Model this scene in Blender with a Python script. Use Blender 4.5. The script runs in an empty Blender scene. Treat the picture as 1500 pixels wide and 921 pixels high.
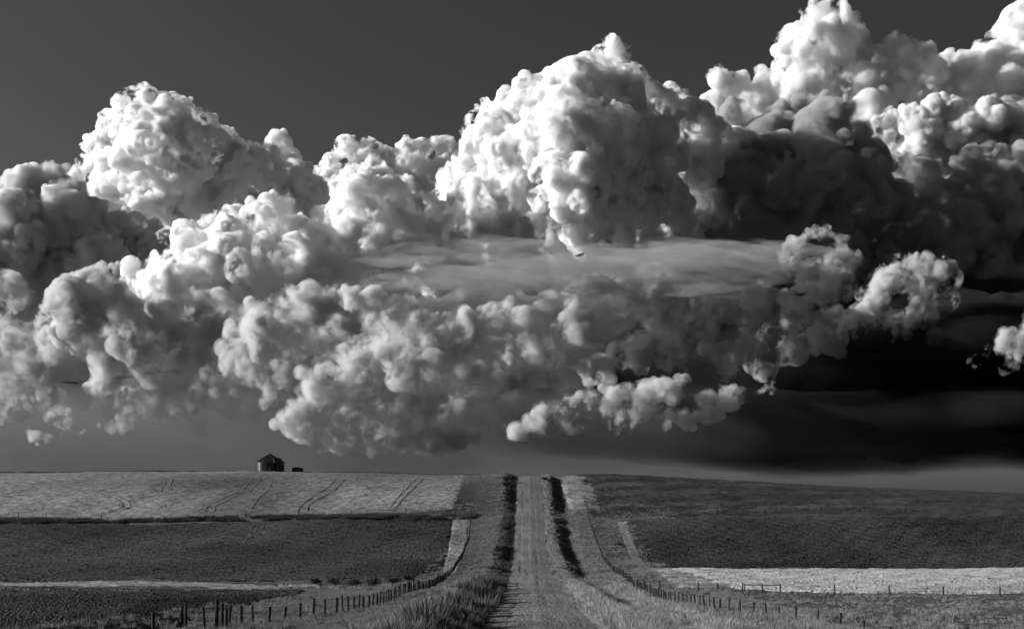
import bpy, bmesh, math, random
import numpy as np
from mathutils import Vector

sc = bpy.context.scene
COL = sc.collection
random.seed(11)

# ------------------------------------------------------------------ camera
F = 2000.0        # focal length in photograph pixels (1500 wide)
PX0, HY = 750.0, 735.0   # principal column, eye-level row
cam = bpy.data.cameras.new('camera')
cam_ob = bpy.data.objects.new('camera', cam)
COL.objects.link(cam_ob)
cam_ob.location = (0, 0, 0)
cam_ob.rotation_euler = (math.radians(90), 0, 0)
cam.sensor_width = 36
cam.lens = 36 * F / 1500
cam.shift_y = (HY - 460.5) / 1500
cam.clip_start = 0.5
cam.clip_end = 200000
sc.camera = cam_ob

# ------------------------------------------------------------------ sun and sky (black-and-white film behind a red filter)
SUN_EL = math.radians(19)
SUN_B = math.radians(4)      # a little beyond square-left of the view
sun_dir = np.array([-math.cos(SUN_EL) * math.cos(SUN_B), math.cos(SUN_EL) * math.sin(SUN_B), math.sin(SUN_EL)])
sun = bpy.data.lights.new('sun', 'SUN')
sun.energy = 5.0
sun.angle = math.radians(0.53)
sun_ob = bpy.data.objects.new('sun', sun)
COL.objects.link(sun_ob)
sun_ob.rotation_euler = Vector(sun_dir).to_track_quat('Z', 'Y').to_euler()
world = bpy.data.worlds.new('World')
sc.world = world
world.use_nodes = True
nt = world.node_tree
bg = nt.nodes['Background']
sky = nt.nodes.new('ShaderNodeTexSky')
sky.sky_type = 'NISHITA'
sky.sun_disc = False
sky.sun_elevation = SUN_EL
sky.sun_rotation = math.atan2(sun_dir[0], sun_dir[1])
sky.air_density = 0.5
sky.dust_density = 1.8
sep = nt.nodes.new('ShaderNodeSeparateColor')
mix = nt.nodes.new('ShaderNodeMath')       # grey = red - 0.12 blue : the red filter on monochrome film
mix.operation = 'MULTIPLY_ADD'
mix.inputs[1].default_value = -0.12
nt.links.new(sky.outputs[0], sep.inputs[0])
nt.links.new(sep.outputs[2], mix.inputs[0])
nt.links.new(sep.outputs[0], mix.inputs[2])
nt.links.new(mix.outputs[0], bg.inputs[0])
bg.inputs[1].default_value = 0.05
sc.view_settings.view_transform = 'Standard'
sc.view_settings.look = 'None'
sc.view_settings.exposure = 0.5
sc.view_settings.gamma = 1.0
sc.cycles.volume_bounces = 14
sc.cycles.max_bounces = 16
sc.cycles.use_denoising = True
sc.cycles.use_adaptive_sampling = True
sc.cycles.adaptive_threshold = 0.03

# ------------------------------------------------------------------ helpers
def tag(o, label=None, cat=None, group=None, kind=None):
    if label: o['label'] = label
    if cat: o['category'] = cat
    if group: o['group'] = group
    if kind: o['kind'] = kind
    return o

def mesh_obj(name, verts, faces, mat, parent=None, smooth=False):
    me = bpy.data.meshes.new(name)
    if isinstance(faces, np.ndarray):
        v = np.asarray(verts, np.float32); f = np.asarray(faces, np.int32); k = f.shape[1]
        me.vertices.add(len(v)); me.vertices.foreach_set('co', v.ravel())
        me.loops.add(f.size); me.loops.foreach_set('vertex_index', f.ravel())
        me.polygons.add(len(f)); me.polygons.foreach_set('loop_start', np.arange(0, f.size, k, dtype=np.int32))
        me.update(calc_edges=True)
    else:
        me.from_pydata([tuple(map(float, q)) for q in verts], [], faces)
    if smooth:
        me.polygons.foreach_set('use_smooth', np.ones(len(me.polygons), bool))
    me.materials.append(mat)
    o = bpy.data.objects.new(name, me)
    COL.objects.link(o)
    if parent: o.parent = parent
    return o

def empty(name, loc, rz=0):
    o = bpy.data.objects.new(name, None)
    o.empty_display_size = 0.5
    COL.objects.link(o)
    o.location = loc
    o.rotation_euler = (0, 0, rz)
    return o

class MB:
    """collects boxes and tubes into one mesh"""
    def __init__(s): s.v, s.f = [], []
    def box(s, c, d, top=1.0, rz=0.0, tilt=(0, 0)):
        cx, cy, cz = c; a, b, h = d[0] / 2, d[1] / 2, d[2] / 2
        n = len(s.v); cr, sr = math.cos(rz), math.sin(rz)
        for (x, y, z) in ((-1,-1,-1),(1,-1,-1),(1,1,-1),(-1,1,-1),(-1,-1,1),(1,-1,1),(1,1,1),(-1,1,1)):
            k = top if z > 0 else 1
            X, Y, Z = x * a * k, y * b * k, z * h
            X, Y = X * cr - Y * sr, X * sr + Y * cr
            s.v.append((cx + X + tilt[0] * (Z + h), cy + Y + tilt[1] * (Z + h), cz + Z))
        s.f += [tuple(n + i for i in q) for q in ((0,3,2,1),(4,5,6,7),(0,1,5,4),(1,2,6,5),(2,3,7,6),(3,0,4,7))]
        return s
    def tube(s, p0, p1, r0, r1=None, k=6):
        r1 = r0 if r1 is None else r1
        p0, p1 = Vector(p0), Vector(p1); d = (p1 - p0).normalized()
        a = d.orthogonal().normalized(); b = d.cross(a); n = len(s.v)
        for p, r in ((p0, r0), (p1, r1)):
            for i in range(k):
                t = 2 * math.pi * i / k
                s.v.append(tuple(p + a * (r * math.cos(t)) + b * (r * math.sin(t))))
        for i in range(k):
            j = (i + 1) % k
            s.f.append((n + i, n + j, n + k + j, n + k + i))
        s.f.append(tuple(n + i for i in reversed(range(k)))); s.f.append(tuple(n + k + i for i in range(k)))
        return s
    def polytube(s, pts, r, k=4):
        n = len(s.v); pts = [Vector(p) for p in pts]
        for q, p in enumerate(pts):
            d = (pts[min(q + 1, len(pts) - 1)] - pts[max(q - 1, 0)]).normalized()
            a = d.cross(Vector((0, 0, 1))).normalized(); b = a.cross(d)
            for i in range(k):
                t = 2 * math.pi * i / k
                s.v.append(tuple(p + a * (r * math.cos(t)) + b * (r * math.sin(t))))
        for q in range(len(pts) - 1):
            for i in range(k):
                j = (i + 1) % k; o = n + q * k
                s.f.append((o + i, o + j, o + k + j, o + k + i))
        return s
    def build(s, name, mat, parent=None, smooth=False): return mesh_obj(name, s.v, s.f, mat, parent, smooth)

def grey_mat(name, lo, hi, scale, detail=5, rough=0.6, bump=0.0, bscale=None, spec=0.2, roughness=0.9, stretch=(1, 1, 1), big=None, coord='Object', clip=(.3, .7)):
    """two-tone noise mottling on a diffuse-looking surface; big=(scale, amount) adds broad patches"""
    m = bpy.data.materials.new(name); m.use_nodes = True; t = m.node_tree; N = t.nodes; L = t.links.new
    b = N['Principled BSDF']; b.inputs['Roughness'].default_value = roughness; b.inputs['Specular IOR Level'].default_value = spec
    tc = N.new('ShaderNodeTexCoord'); mp = N.new('ShaderNodeMapping'); mp.inputs['Scale'].default_value = stretch
    L(tc.outputs[coord], mp.inputs[0])
    n = N.new('ShaderNodeTexNoise'); n.inputs['Scale'].default_value = scale; n.inputs['Detail'].default_value = detail; n.inputs['Roughness'].default_value = rough
    L(mp.outputs[0], n.inputs['Vector'])
    r = N.new('ShaderNodeMapRange'); r.inputs[1].default_value, r.inputs[2].default_value = clip
    r.inputs[3].default_value = lo; r.inputs[4].default_value = hi
    L(n.outputs[0], r.inputs[0]); out = r.outputs[0]
    if big:
        n2 = N.new('ShaderNodeTexNoise'); n2.inputs['Scale'].default_value = big[0]; n2.inputs['Detail'].default_value = 3
        L(tc.outputs[coord], n2.inputs['Vector'])
        r2 = N.new('ShaderNodeMapRange'); r2.inputs[1].default_value = .3; r2.inputs[2].default_value = .7
        r2.inputs[3].default_value = 1 - big[1]; r2.inputs[4].default_value = 1 + big[1]; L(n2.outputs[0], r2.inputs[0])
        mu = N.new('ShaderNodeMath'); mu.operation = 'MULTIPLY'; L(out, mu.inputs[0]); L(r2.outputs[0], mu.inputs[1]); out = mu.outputs[0]
    L(out, b.inputs['Base Color'])
    if bump:
        n3 = N.new('ShaderNodeTexNoise'); n3.inputs['Scale'].default_value = bscale or scale; n3.inputs['Detail'].default_value = 4
        L(mp.outputs[0], n3.inputs['Vector'])
        bp = N.new('ShaderNodeBump'); bp.inputs['Strength'].default_value = 1; bp.inputs['Distance'].default_value = bump
        L(n3.outputs[0], bp.inputs['Height']); L(bp.outputs[0], b.inputs['Normal'])
    return m

# ------------------------------------------------------------------ terrain
_py = [-400, -60, 0, 20, 40, 65, 88, 115, 150, 205, 262, 305, 338, 366, 392, 416, 440, 456, 470, 485, 500, 520, 600, 1000, 3000, 90000]
_pz = [2.0, 0.2, -1.75, -4.6, -6.7, -7.7, -8.3, -9.5, -10.9, -12.8, -13.8, -13.0, -11.0, -8.2, -4.9, -1.04, 3.3, 6.2, 8.2, 9.1, 9.5, 9.5, 7.5, -6, -40, -60]
_ty = np.arange(-400, 2001, 1.0)
_tz = np.interp(_ty, _py, _pz)
_k = np.exp(-0.5 * (np.arange(-12, 13) / 5.0) ** 2); _k /= _k.sum()
_tz = np.convolve(np.pad(_tz, 12, 'edge'), _k, 'valid')
def sstep(a, b, x):
    t = np.clip((x - a) / (b - a), 0, 1); return t * t * (3 - 2 * t)
def road_c(y): return 1.05 + 0.01075 * np.clip(y, -400, 1500)
_t = [-60, -30, -17, -12, -9.5, -8.5, -5.6, -4.9, -4.1, -2, 0, 2, 4.0, 4.6, 5.6, 6.4, 9.2, 10.2, 13, 17, 30, 60]
_h = [0, .25, .45, .75, 1.0, 1.05, -.30, -.32, -.08, .04, .1, .04, -.08, .1, .5, .45, -1.15, -1.1, -.3, -.1, 0, 0]
_wr = np.random.default_rng(3)
_waves = [(2 * math.pi / wl * math.cos(a), 2 * math.pi / wl * math.sin(a), p, am) for wl, am, nn in ((140, .35, 4), (45, .10, 5), (14, .05, 6), (5, .035, 7))
          for a, p in zip(_wr.uniform(0, 6.28, nn), _wr.uniform(0, 6.28, nn))]
def H(x, y):
    x = np.asarray(x, float); y = np.asarray(y, float)
    far = np.interp(y, _py, _pz)
    z = np.where((y > -390) & (y < 1990), np.interp(y, _ty, _tz), far)
    t = x - road_c(y)
    vis = 1 - sstep(900, 1500, y)
    z = z + .35 * np.exp(-((t + 8.2) / 1.9) ** 2) * (1 - sstep(170, 270, y)) * sstep(20, 60, y)
    wob = 1 + .30 * np.sin(y * .043 + .6) + .22 * np.sin(y * .117 + 2) + .15 * np.sin(y * .31)
    z = z + np.interp(t + .5 * np.sin(y * .06) * (t > 6) * (t < 30) * sstep(6, 9, t), _t, _h) * np.where(np.abs(t) > 6.4, np.clip(wob, .35, 1.3), 1) * vis
    crest = sstep(380, 495, y)
    z = z + crest * vis * (1.6 * sstep(-8, -70, t) - 0.046 * np.clip(t - 26, 0, 260))
    z = z - 2.2 * sstep(17, 34, t) * (1 - sstep(120, 190, y))
    off = sstep(5, 22, np.abs(t))
    w = 0
    for kx, ky, p, am in _waves: w = w + am * np.sin(kx * x + ky * y + p)
    return z + w * (0.12 + .88 * off) * (1 - .5 * crest) * (.3 + .7 * sstep(90, 240, y)) * np.where(np.abs(t) < 4.3, .1, 1) * vis

def hit(px, row):
    """where the sight line of a photograph pixel meets the terrain"""
    d = np.arange(60, 520, 0.1)
    x = (px - PX0) / F * d; z = (HY - row) / F * d
    below = H(x, d) >= z
    i = int(np.argmax(below)) if below.any() else len(d) - 1
    return float(x[i]), float(d[i])

def grid_faces(nx, ny):
    i = np.arange(nx * ny).reshape(ny, nx)
    return np.stack([i[:-1, :-1], i[:-1, 1:], i[1:, 1:], i[1:, :-1]], -1).reshape(-1, 4)

M = {}
M['ground'] = grey_mat('rough_grassland', .03, .11, .9, bump=.25, bscale=1.3, big=(.02, .5))
M['soil'] = grey_mat('tilled_soil', .005, .065, 1.6, detail=7, rough=.75, bump=.35, bscale=1.6, big=(.022, .65), clip=(.35, .72))
M['pale'] = grey_mat('pale_stubble', .04, .28, .7, detail=8, rough=.7, bump=.10, bscale=2.5, big=(.016, .6), stretch=(1, .5, 1))
M['stubble'] = grey_mat('bright_stubble', .26, .58, .8, detail=8, rough=.75, bump=.08, bscale=3, big=(.03, .15))
M['gravel'] = grey_mat('gravel', .05, .23, 1.6, detail=10, rough=.85, bump=.09, bscale=4, stretch=(1, .05, 1), big=(.06, .25))
M['track'] = grey_mat('wheel_track_soil', .03, .15, 1.2, detail=5)
M['wood'] = grey_mat('weathered_wood', .012, .04, 6, stretch=(1, 1, .2))
M['wire'] = grey_mat('rusty_wire', .05, .10, 9)
M['steel'] = grey_mat('galvanised_steel', .13, .22, 1.5, roughness=.3, spec=.5, stretch=(1, 1, .3))
M['steel'].node_tree.nodes['Principled BSDF'].inputs['Metallic'].default_value = .9
M['dark_steel'] = grey_mat('dark_painted_steel', .02, .05, 2, roughness=.6)
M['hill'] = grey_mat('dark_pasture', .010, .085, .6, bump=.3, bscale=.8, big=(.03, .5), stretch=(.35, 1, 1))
M['verge'] = grey_mat('short_dry_verge', .10, .30, .8, detail=7, rough=.7, bump=.12, bscale=2, big=(.05, .3))
M['straw'] = grey_mat('dry_grass', .16, .36, .15)
M['grass'] = grey_mat('green_grass', .045, .13, .12)
M['pale_straw'] = grey_mat('pale_seed_grass', .4, .62, .2)
M['leaf'] = grey_mat('dark_leaves', .03, .08, 2)

def uniq(a): return np.unique(np.concatenate(a))
tx = uniq([np.array([-60000, -20000, -6000, -2500, -1200, -700, -450, -350, -280]), np.arange(-230, -30, 2.0), np.arange(-30, -18, 1.0), np.arange(-18, 18, .4), np.arange(18, 30, 1.0), np.arange(30, 231, 2.0), np.array([280, 350, 450, 700, 1200, 2500, 6000, 20000, 60000])])
yy = uniq([np.array([-400, -200, -100, -60, -30]), np.arange(0, 70, 4.0), np.arange(70, 525, 1.0), np.arange(525, 700, 10.0), np.array([750, 850, 1000, 1300, 1700, 1980, 2500, 3000, 6000, 12000, 30000, 60000, 90000])])
Y, Tt = np.meshgrid(yy, tx, indexing='ij')
X = road_c(Y) + Tt
g = mesh_obj('ground', np.stack([X, Y, H(X, Y)], -1).reshape(-1, 3), grid_faces(len(tx), len(yy)), M['ground'], smooth=True)
tag(g, 'rolling rough grassland under the fields and road', 'ground', kind='structure')

# ------------------------------------------------------------------ road
rt = np.linspace(-4.25, 4.25, 60); ry = np.concatenate([np.arange(20, 70, 2.0), np.arange(70, 520, .6)])
Y, Tt = np.meshgrid(ry, rt, indexing='ij')
edge = 1 + .05 * np.sin(Y * .21) + .035 * np.sin(Y * .55 + 1.3) + .02 * np.sin(Y * 1.7)
X = road_c(Y) + Tt * edge * np.where(Tt > 0, 1 + .18 * (1 - sstep(85, 160, Y)), 1)
rz = H(X, Y) + .02
for tr, dp in ((-2.5, .024), (-.8, .012), (.9, .018), (2.7, .008)): rz = rz - dp * (1 + .6 * np.sin(Y * .083 + tr) + .5 * np.sin(Y * .23 + 2 * tr)) * np.exp(-((Tt - tr - .12 * np.sin(Y * .05) - .2 * np.sin(Y * .021 + tr)) / .32) ** 2)
for tr in (-1.8, 0.1, 3.5): rz = rz + .010 * np.exp(-((Tt - tr) / .3) ** 2) * (1 + .5 * np.sin(Y * .7 + tr))
rng = np.random.default_rng(8)
rz = rz + rng.normal(0, .008, rz.shape) - .10 * (np.abs(Tt) > 4.15)
road = mesh_obj('road', np.stack([X, Y, rz], -1).reshape(-1, 3), grid_faces(len(rt), len(ry)), M['gravel'], smooth=True)
tag(road, 'straight pale gravel road running over the hill crest', 'road', kind='structure')

# ------------------------------------------------------------------ fields, lofted between two edges found on the terrain
def resample(pts, n):
    p = np.array(pts, float); s = np.r_[0, np.cumsum(np.hypot(*np.diff(p, axis=0).T))]
    q = np.linspace(0, s[-1], n); return np.stack([np.interp(q, s, p[:, 0]), np.interp(q, s, p[:, 1])], -1)
def field(name, near, far, mat, label, nx, ny, rough, off=.05, ridge=None, seed=1):
    a = resample([hit(*p) if len(p) == 2 else p[:2] for p in near], nx); b = resample([hit(*p) if len(p) == 2 else p[:2] for p in far], nx)
    k = np.linspace(0, 1, ny)[:, None, None]
    r = np.random.default_rng(seed)
    q = a[None] * (1 - k) + b[None] * k
    q[0] += r.normal(0, .25, q[0].shape); q[-1] += r.normal(0, .25, q[-1].shape); q[:, 0] += r.normal(0, .2, q[:, 0].shape); q[:, -1] += r.normal(0, .2, q[:, -1].shape)
    z = H(q[..., 0], q[..., 1]) + off + np.abs(r.normal(0, rough, q.shape[:2]))
    z[0] -= off * 1.6; z[-1] -= off * 1.6; z[:, 0] -= off * 1.6; z[:, -1] -= off * 1.6
    if ridge: z = z + ridge[0] * np.sin(q[..., 0] * ridge[1] + q[..., 1] * ridge[2])
    o = mesh_obj(name, np.concatenate([q, z[..., None]], -1).reshape(-1, 3), grid_faces(nx, ny), mat)
    return tag(o, label, 'field', kind='structure')

PALE_NEAR = [(-60, 756), (0, 756), (130, 758), (220, 763), (330, 758), (500, 755), (600, 751), (664, 745)]
field('pale_field', PALE_NEAR, [(-225, 497, 0), (-120, 497, 0), (-60, 496, 0), (-15.5, 494, 0)], M['pale'], 'pale harvested field with curving wheel tracks on the left hillside', 260, 110, .03, seed=2)
field('tilled_field', [(-60, 850), (0, 850), (300, 851), (450, 849), (600, 845), (645, 838)], [(-60, 764), (0, 764), (220, 769), (400, 763), (600, 758), (662, 760)], M['soil'], 'dark ploughed field below the pale left hillside', 330, 190, .09, ridge=(.05, .9, 1.1), seed=3)
field('stubble_strip', [(-60, 858), (0, 857.5), (300, 859), (470, 862)], [(-60, 852), (0, 852), (300, 853), (470, 856)], M['pale'], 'thin pale strip between the two left ploughed fields', 260, 14, .05, seed=4)
field('tilled_field', [(-60, 945), (0, 945), (120, 940), (215, 925)], [(-60, 860), (0, 860), (250, 861), (445, 865)], M['soil'], 'near dark ploughed field in the bottom left corner', 420, 200, .07, seed=5)
field('tilled_field', [(952, 831.5), (1100, 832), (1300, 832), (1560, 832)], [(918, 762), (1000, 757), (1300, 757), (1560, 758)], M['soil'], 'dark ploughed field on the right above the bright stubble', 330, 150, .09, ridge=(.05, 1.6, .5), seed=6)
field('stubble_field', [(992, 860), (1100, 863), (1220, 868), (1380, 869), (1560, 871)], [(954, 832.5), (1100, 833), (1300, 833), (1560, 833)], M['stubble'], 'bright pale stubble field on the right', 330, 100, .05, ridge=(.03, 1.2, .4), seed=7)

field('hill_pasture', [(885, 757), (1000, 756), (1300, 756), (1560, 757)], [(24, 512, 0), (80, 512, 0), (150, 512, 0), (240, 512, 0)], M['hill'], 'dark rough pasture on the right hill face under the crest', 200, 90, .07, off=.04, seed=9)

field('grass_verge', [(834, 746), (850, 746), (868, 745), (880, 745)], [(15.5, 497, 0), (20, 497, 0), (25, 497, 0), (28, 497, 0)], M['verge'], 'pale grass wedge between the road berm and the right fence near the crest', 24, 90, .05, seed=12)
field('grass_verge', [(648, 838), (668, 838)], [(664, 762), (689, 750)], M['verge'], 'pale grass strip along the right edge of the left ploughed field', 20, 110, .05, seed=13)
field('grass_verge', [(940, 832), (953, 832)], [(905, 764), (918, 763)], M['verge'], 'pale grass strip along the left edge of the right ploughed field', 20, 90, .05, seed=14)

def track(pts, w=.55):
    p = resample([hit(x / 3, 640 + y / 3) for x, y in pts], 40)
    d = np.gradient(p, axis=0); d /= np.linalg.norm(d, axis=1)[:, None]; nrm = np.stack([-d[:, 1], d[:, 0]], -1)
    vs = []
    for k in (-1, -.4, .4, 1):
        q = p + nrm * (w * k * (1 + .25 * np.sin(np.arange(40) * 1.7 + k)))[:, None]
        vs.append(np.concatenate([q, (H(q[:, 0], q[:, 1]) + (.135 if abs(k) < .9 else .05))[:, None]], -1))
    o = mesh_obj('wheel_track', np.stack(vs, 1).reshape(-1, 3), grid_faces(4, 40), M['track'])
    tag(o, 'dark wheel track curving over the pale left field', 'track', kind='structure')
TR = [[(1112, 180), (1085, 212), (1065, 238), (1000, 260), (950, 285), (908, 308), (900, 328)], [(1145, 184), (1122, 215), (1100, 238), (1040, 260), (985, 285), (945, 308), (945, 328)],
      [(1478, 182), (1450, 218), (1392, 252), (1340, 288), (1312, 318), (1310, 345)], [(1512, 190), (1478, 228), (1430, 258), (1385, 282), (1355, 305), (1350, 330)],
      [(725, 186), (726, 203), (712, 220), (711, 242)], [(762, 184), (750, 208), (754, 235)],
      [(400, 345), (470, 332), (520, 318), (541, 305), (535, 288), (508, 270), (440, 248), (380, 236)], [(520, 330), (560, 315), (577, 302), (570, 285), (535, 266), (470, 244)],
      [(568, 272), (640, 262), (720, 252), (800, 248)], [(690, 318), (745, 285), (800, 300), (850, 322), (905, 348)], [(790, 236), (860, 244), (905, 258), (940, 268)],
      [(60, 332), (130, 328), (188, 318), (196, 306), (172, 294)], [(30, 300), (100, 318), (150, 322), (160, 310)], [(1860, 182), (1800, 240), (1735, 315)], [(1830, 182), (1772, 240), (1712, 312)],
      [(0, 262), (90, 255), (200, 250), (300, 262), (380, 300), (400, 312)], [(20, 200), (150, 204), (300, 220), (420, 235)], [(440, 215), (520, 240), (600, 262), (690, 290), (770, 330)], [(950, 200), (1020, 215), (1100, 250), (1180, 300), (1230, 335)], [(1200, 190), (1180, 230), (1130, 280), (1100, 330)], [(0, 285), (110, 292), (220, 320), (300, 342)], [(1560, 190), (1640, 240), (1700, 300)]]
for i, p in enumerate(TR): track(p, .34 if i < 8 or 12 < i < 15 else .2)

# ------------------------------------------------------------------ grass (uncountable): tufts instanced on scattered points
def tuft(name, n, h, spread, mat, seed, lean=.35, w=.03):
    r = random.Random(seed); v = []; f = []
    for _ in range(n):
        a = r.uniform(0, 6.283); d = spread * math.sqrt(r.random()); x, y = d * math.cos(a), d * math.sin(a)
        hh = h * r.uniform(.55, 1.1); b = r.uniform(0, 6.283); lx, ly = lean * hh * math.cos(a) * r.uniform(.3, 1.3), lean * hh * math.sin(a) * r.uniform(.3, 1.3)
        ww = w * r.uniform(.7, 1.3); cx, cy = ww * math.cos(b), ww * math.sin(b); k = len(v)
        v += [(x - cx, y - cy, -.05), (x + cx, y + cy, -.05), (x + lx * .35 + cx * .7, y + ly * .35 + cy * .7, hh * .6), (x + lx * .35 - cx * .7, y + ly * .35 - cy * .7, hh * .6), (x + lx, y + ly, hh)]
        f += [(k, k + 1, k + 2, k + 3), (k + 3, k + 2, k + 4)]
    me = bpy.data.meshes.new(name); me.from_pydata(v, [], f); me.materials.append(mat)
    return bpy.data.objects.new(name, me)      # a shape for the instances only, not placed in the scene

def scatter(name, pts, scl, protos, label):
    n = len(pts); me = bpy.data.meshes.new(name)
    me.vertices.add(n); me.vertices.foreach_set('co', np.asarray(pts, np.float32).ravel())
    r = np.random.default_rng(n)
    a = me.attributes.new('scl', 'FLOAT_VECTOR', 'POINT'); s3 = np.stack([scl, scl, scl * r.uniform(.8, 1.2, n)], -1); a.data.foreach_set('vector', s3.astype(np.float32).ravel())
    a = me.attributes.new('rot', 'FLOAT_VECTOR', 'POINT'); a.data.foreach_set('vector', np.stack([np.zeros(n), np.zeros(n), r.uniform(0, 6.283, n)], -1).astype(np.float32).ravel())
    a = me.attributes.new('pick', 'INT', 'POINT'); a.data.foreach_set('value', r.integers(0, len(protos), n).astype(np.int32))
    o = bpy.data.objects.new(name, me); COL.objects.link(o)
    g = bpy.data.node_groups.new(name, 'GeometryNodeTree')
    g.interface.new_socket('Geometry', in_out='INPUT', socket_type='NodeSocketGeometry'); g.interface.new_socket('Geometry', in_out='OUTPUT', socket_type='NodeSocketGeometry')
    N = g.nodes; L = g.links.new; i = N.new('NodeGroupInput'); out = N.new('NodeGroupOutput'); gi = N.new('GeometryNodeGeometryToInstance')
    for p in protos:
        oi = N.new('GeometryNodeObjectInfo'); oi.inputs[0].default_value = p; L(oi.outputs['Geometry'], gi.inputs[0])
    ip = N.new('GeometryNodeInstanceOnPoints'); ip.inputs['Pick Instance'].default_value = True
    def attr(nm, ty):
        q = N.new('GeometryNodeInputNamedAttribute'); q.data_type = ty; q.inputs[0].default_value = nm; return q.outputs[0]
    L(i.outputs[0], ip.inputs['Points']); L(gi.outputs[0], ip.inputs['Instance']); L(attr('pick', 'INT'), ip.inputs['Instance Index'])
    L(attr('scl', 'FLOAT_VECTOR'), ip.inputs['Scale'])
    er = N.new('FunctionNodeEulerToRotation'); L(attr('rot', 'FLOAT_VECTOR'), er.inputs[0]); L(er.outputs[0], ip.inputs['Rotation'])
    L(ip.outputs[0], out.inputs[0])
    m = o.modifiers.new('scatter', 'NODES'); m.node_group = g
    return tag(o, label, 'grass', kind='stuff')

def vnoise(x, y, wl, seed):
    r = np.random.default_rng(seed); s = 0
    for _ in range(7):
        a = r.uniform(0, 6.283); k = 2 * math.pi / (wl * r.uniform(.6, 1.6)); s = s + np.sin(k * (x * math.cos(a) + y * math.sin(a)) + r.uniform(0, 6.283))
    return s / 7 ** .5

T_tall = [tuft('tall_tuft', 48, .7, .42, M['straw'], s, .4, .011) for s in (1, 2, 3)] + [tuft('tall_tuft', 46, .6, .42, M['grass'], 4, .5, .012)]
T_dark = [tuft('dark_tuft', 50, .75, .45, M['grass'], s, .45, .013) for s in (5, 6, 7)] + [tuft('dark_tuft', 20, .8, .3, M['straw'], 8, .35, .014)]
T_short = [tuft('short_tuft', 40, .28, .5, M['grass'], s, .7, .014) for s in (9, 10)] + [tuft('short_tuft', 40, .3, .5, M['straw'], s, .6, .012) for s in (11, 12)]
T_pale = [tuft('pale_tuft', 46, .55, .42, M['pale_straw'], s, .45, .010) for s in (13, 14)] + T_tall[:1]

gr = np.random.default_rng(21)
def spread(n, tlo, thi, ylo, yhi, dens, ymul=1.0):
    y = ylo + (yhi - ylo) * gr.random(n) ** ymul; t = gr.uniform(tlo, thi, n); x = road_c(y) + t
    keep = gr.random(n) < dens(t, y, x); return x[keep], y[keep], t[keep]
def put(x, y): return np.stack([x, y, H(x, y)], -1)

# left verge: tall grass right up to the road edge, darker near the camera
x, y, t = spread(60000, -17.5, -4.4, 50, 505, lambda t, y, x: np.clip(.55 + .5 * vnoise(x, y, 9, 1), .06, 1) * np.where(t > -8.8, 1, .75), 1.5)
vs = (.55 + .45 * np.clip(vnoise(x, y, 5, 2) * .5 + .5, 0, 1.4)) * np.where((t > -9.8) & (t < -5), 1.15, np.where(t < -12.5, .5, .75)) * np.where((y < 235) & (t > -8.6), 1.0 + .4 * np.clip(vnoise(x, y, 4.5, 33), -1, 1.3), .85)
vs = vs * np.where((y < 200) & (t > -7.4), 1.3, 1)
k = t > -7.4
scatter('left_verge_grass', put(x[k], y[k]), vs[k], T_dark + T_tall[:1], 'tall grass at the left edge of the gravel road')
scatter('left_bank_grass', put(x[~k], y[~k]), vs[~k] * .8, T_tall + T_short, 'dry grass covering the bank left of the gravel road')
# right verge
x, y, t = spread(60000, 4.5, 17.5, 50, 505, lambda t, y, x: np.clip(.5 + .5 * vnoise(x, y, 8, 3), .06, 1) * np.where((t > 7) & (t < 10.5), .7, .9), 1.5)
scatter('right_verge_grass', put(x, y), (.5 + .4 * np.clip(vnoise(x, y, 5, 4) * .5 + .5, 0, 1.4)) * np.where(t < 7, .85, np.where(t > 13, .55, .75)), T_tall + T_short[:1] + T_pale[:1], 'tufted pale grass on the berm right of the gravel road')
x, y, t = spread(14000, 4.9, 14, 72, 215, lambda t, y, x: np.clip(.4 + .6 * vnoise(x, y, 7, 5), 0, 1), 1.6)
scatter('pale_verge_grass', put(x, y), .75 + .5 * gr.random(len(x)), T_pale, 'bright dry seeding grass at the lower right roadside')
# between verge fences and fields
x, y, t = spread(26000, -34, -16, 50, 420, lambda t, y, x: np.clip(.45 + .5 * vnoise(x, y, 10, 6), .05, 1) * ((t > -20.5 - np.clip((225 - y) * .09, 0, 20)) | (y > 390)), 1.4)
scatter('left_margin_grass', put(x, y), .45 + .4 * gr.random(len(x)), T_short + T_tall[:1], 'short grass margin between the left roadside fence and the ploughed field')
x, y, t = spread(30000, 16, 42, 150, 420, lambda t, y, x: np.clip(.45 + .5 * vnoise(x, y, 10, 7), .05, 1) * ((t < 27 + (y - 200) * .012) | (y > 390)), 1.3)
scatter('right_margin_grass', put(x, y), .5 + .5 * gr.random(len(x)), T_short + T_tall[:1], 'short grass margin between the right fence and the ploughed field')
# near right pasture
x, y, t = spread(90000, 13, 150, 60, 200, lambda t, y, x: np.clip(.5 + .45 * vnoise(x, y, 12, 8), .05, 1) * (y < 190 + (x < 40) * 20), 1.3)
scatter('right_pasture_grass', put(x, y), (.45 + .5 * gr.random(len(x))) * np.where(y > 150, .6, 1), T_short + T_tall[:2], 'grazed grass pasture at the bottom right')
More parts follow.
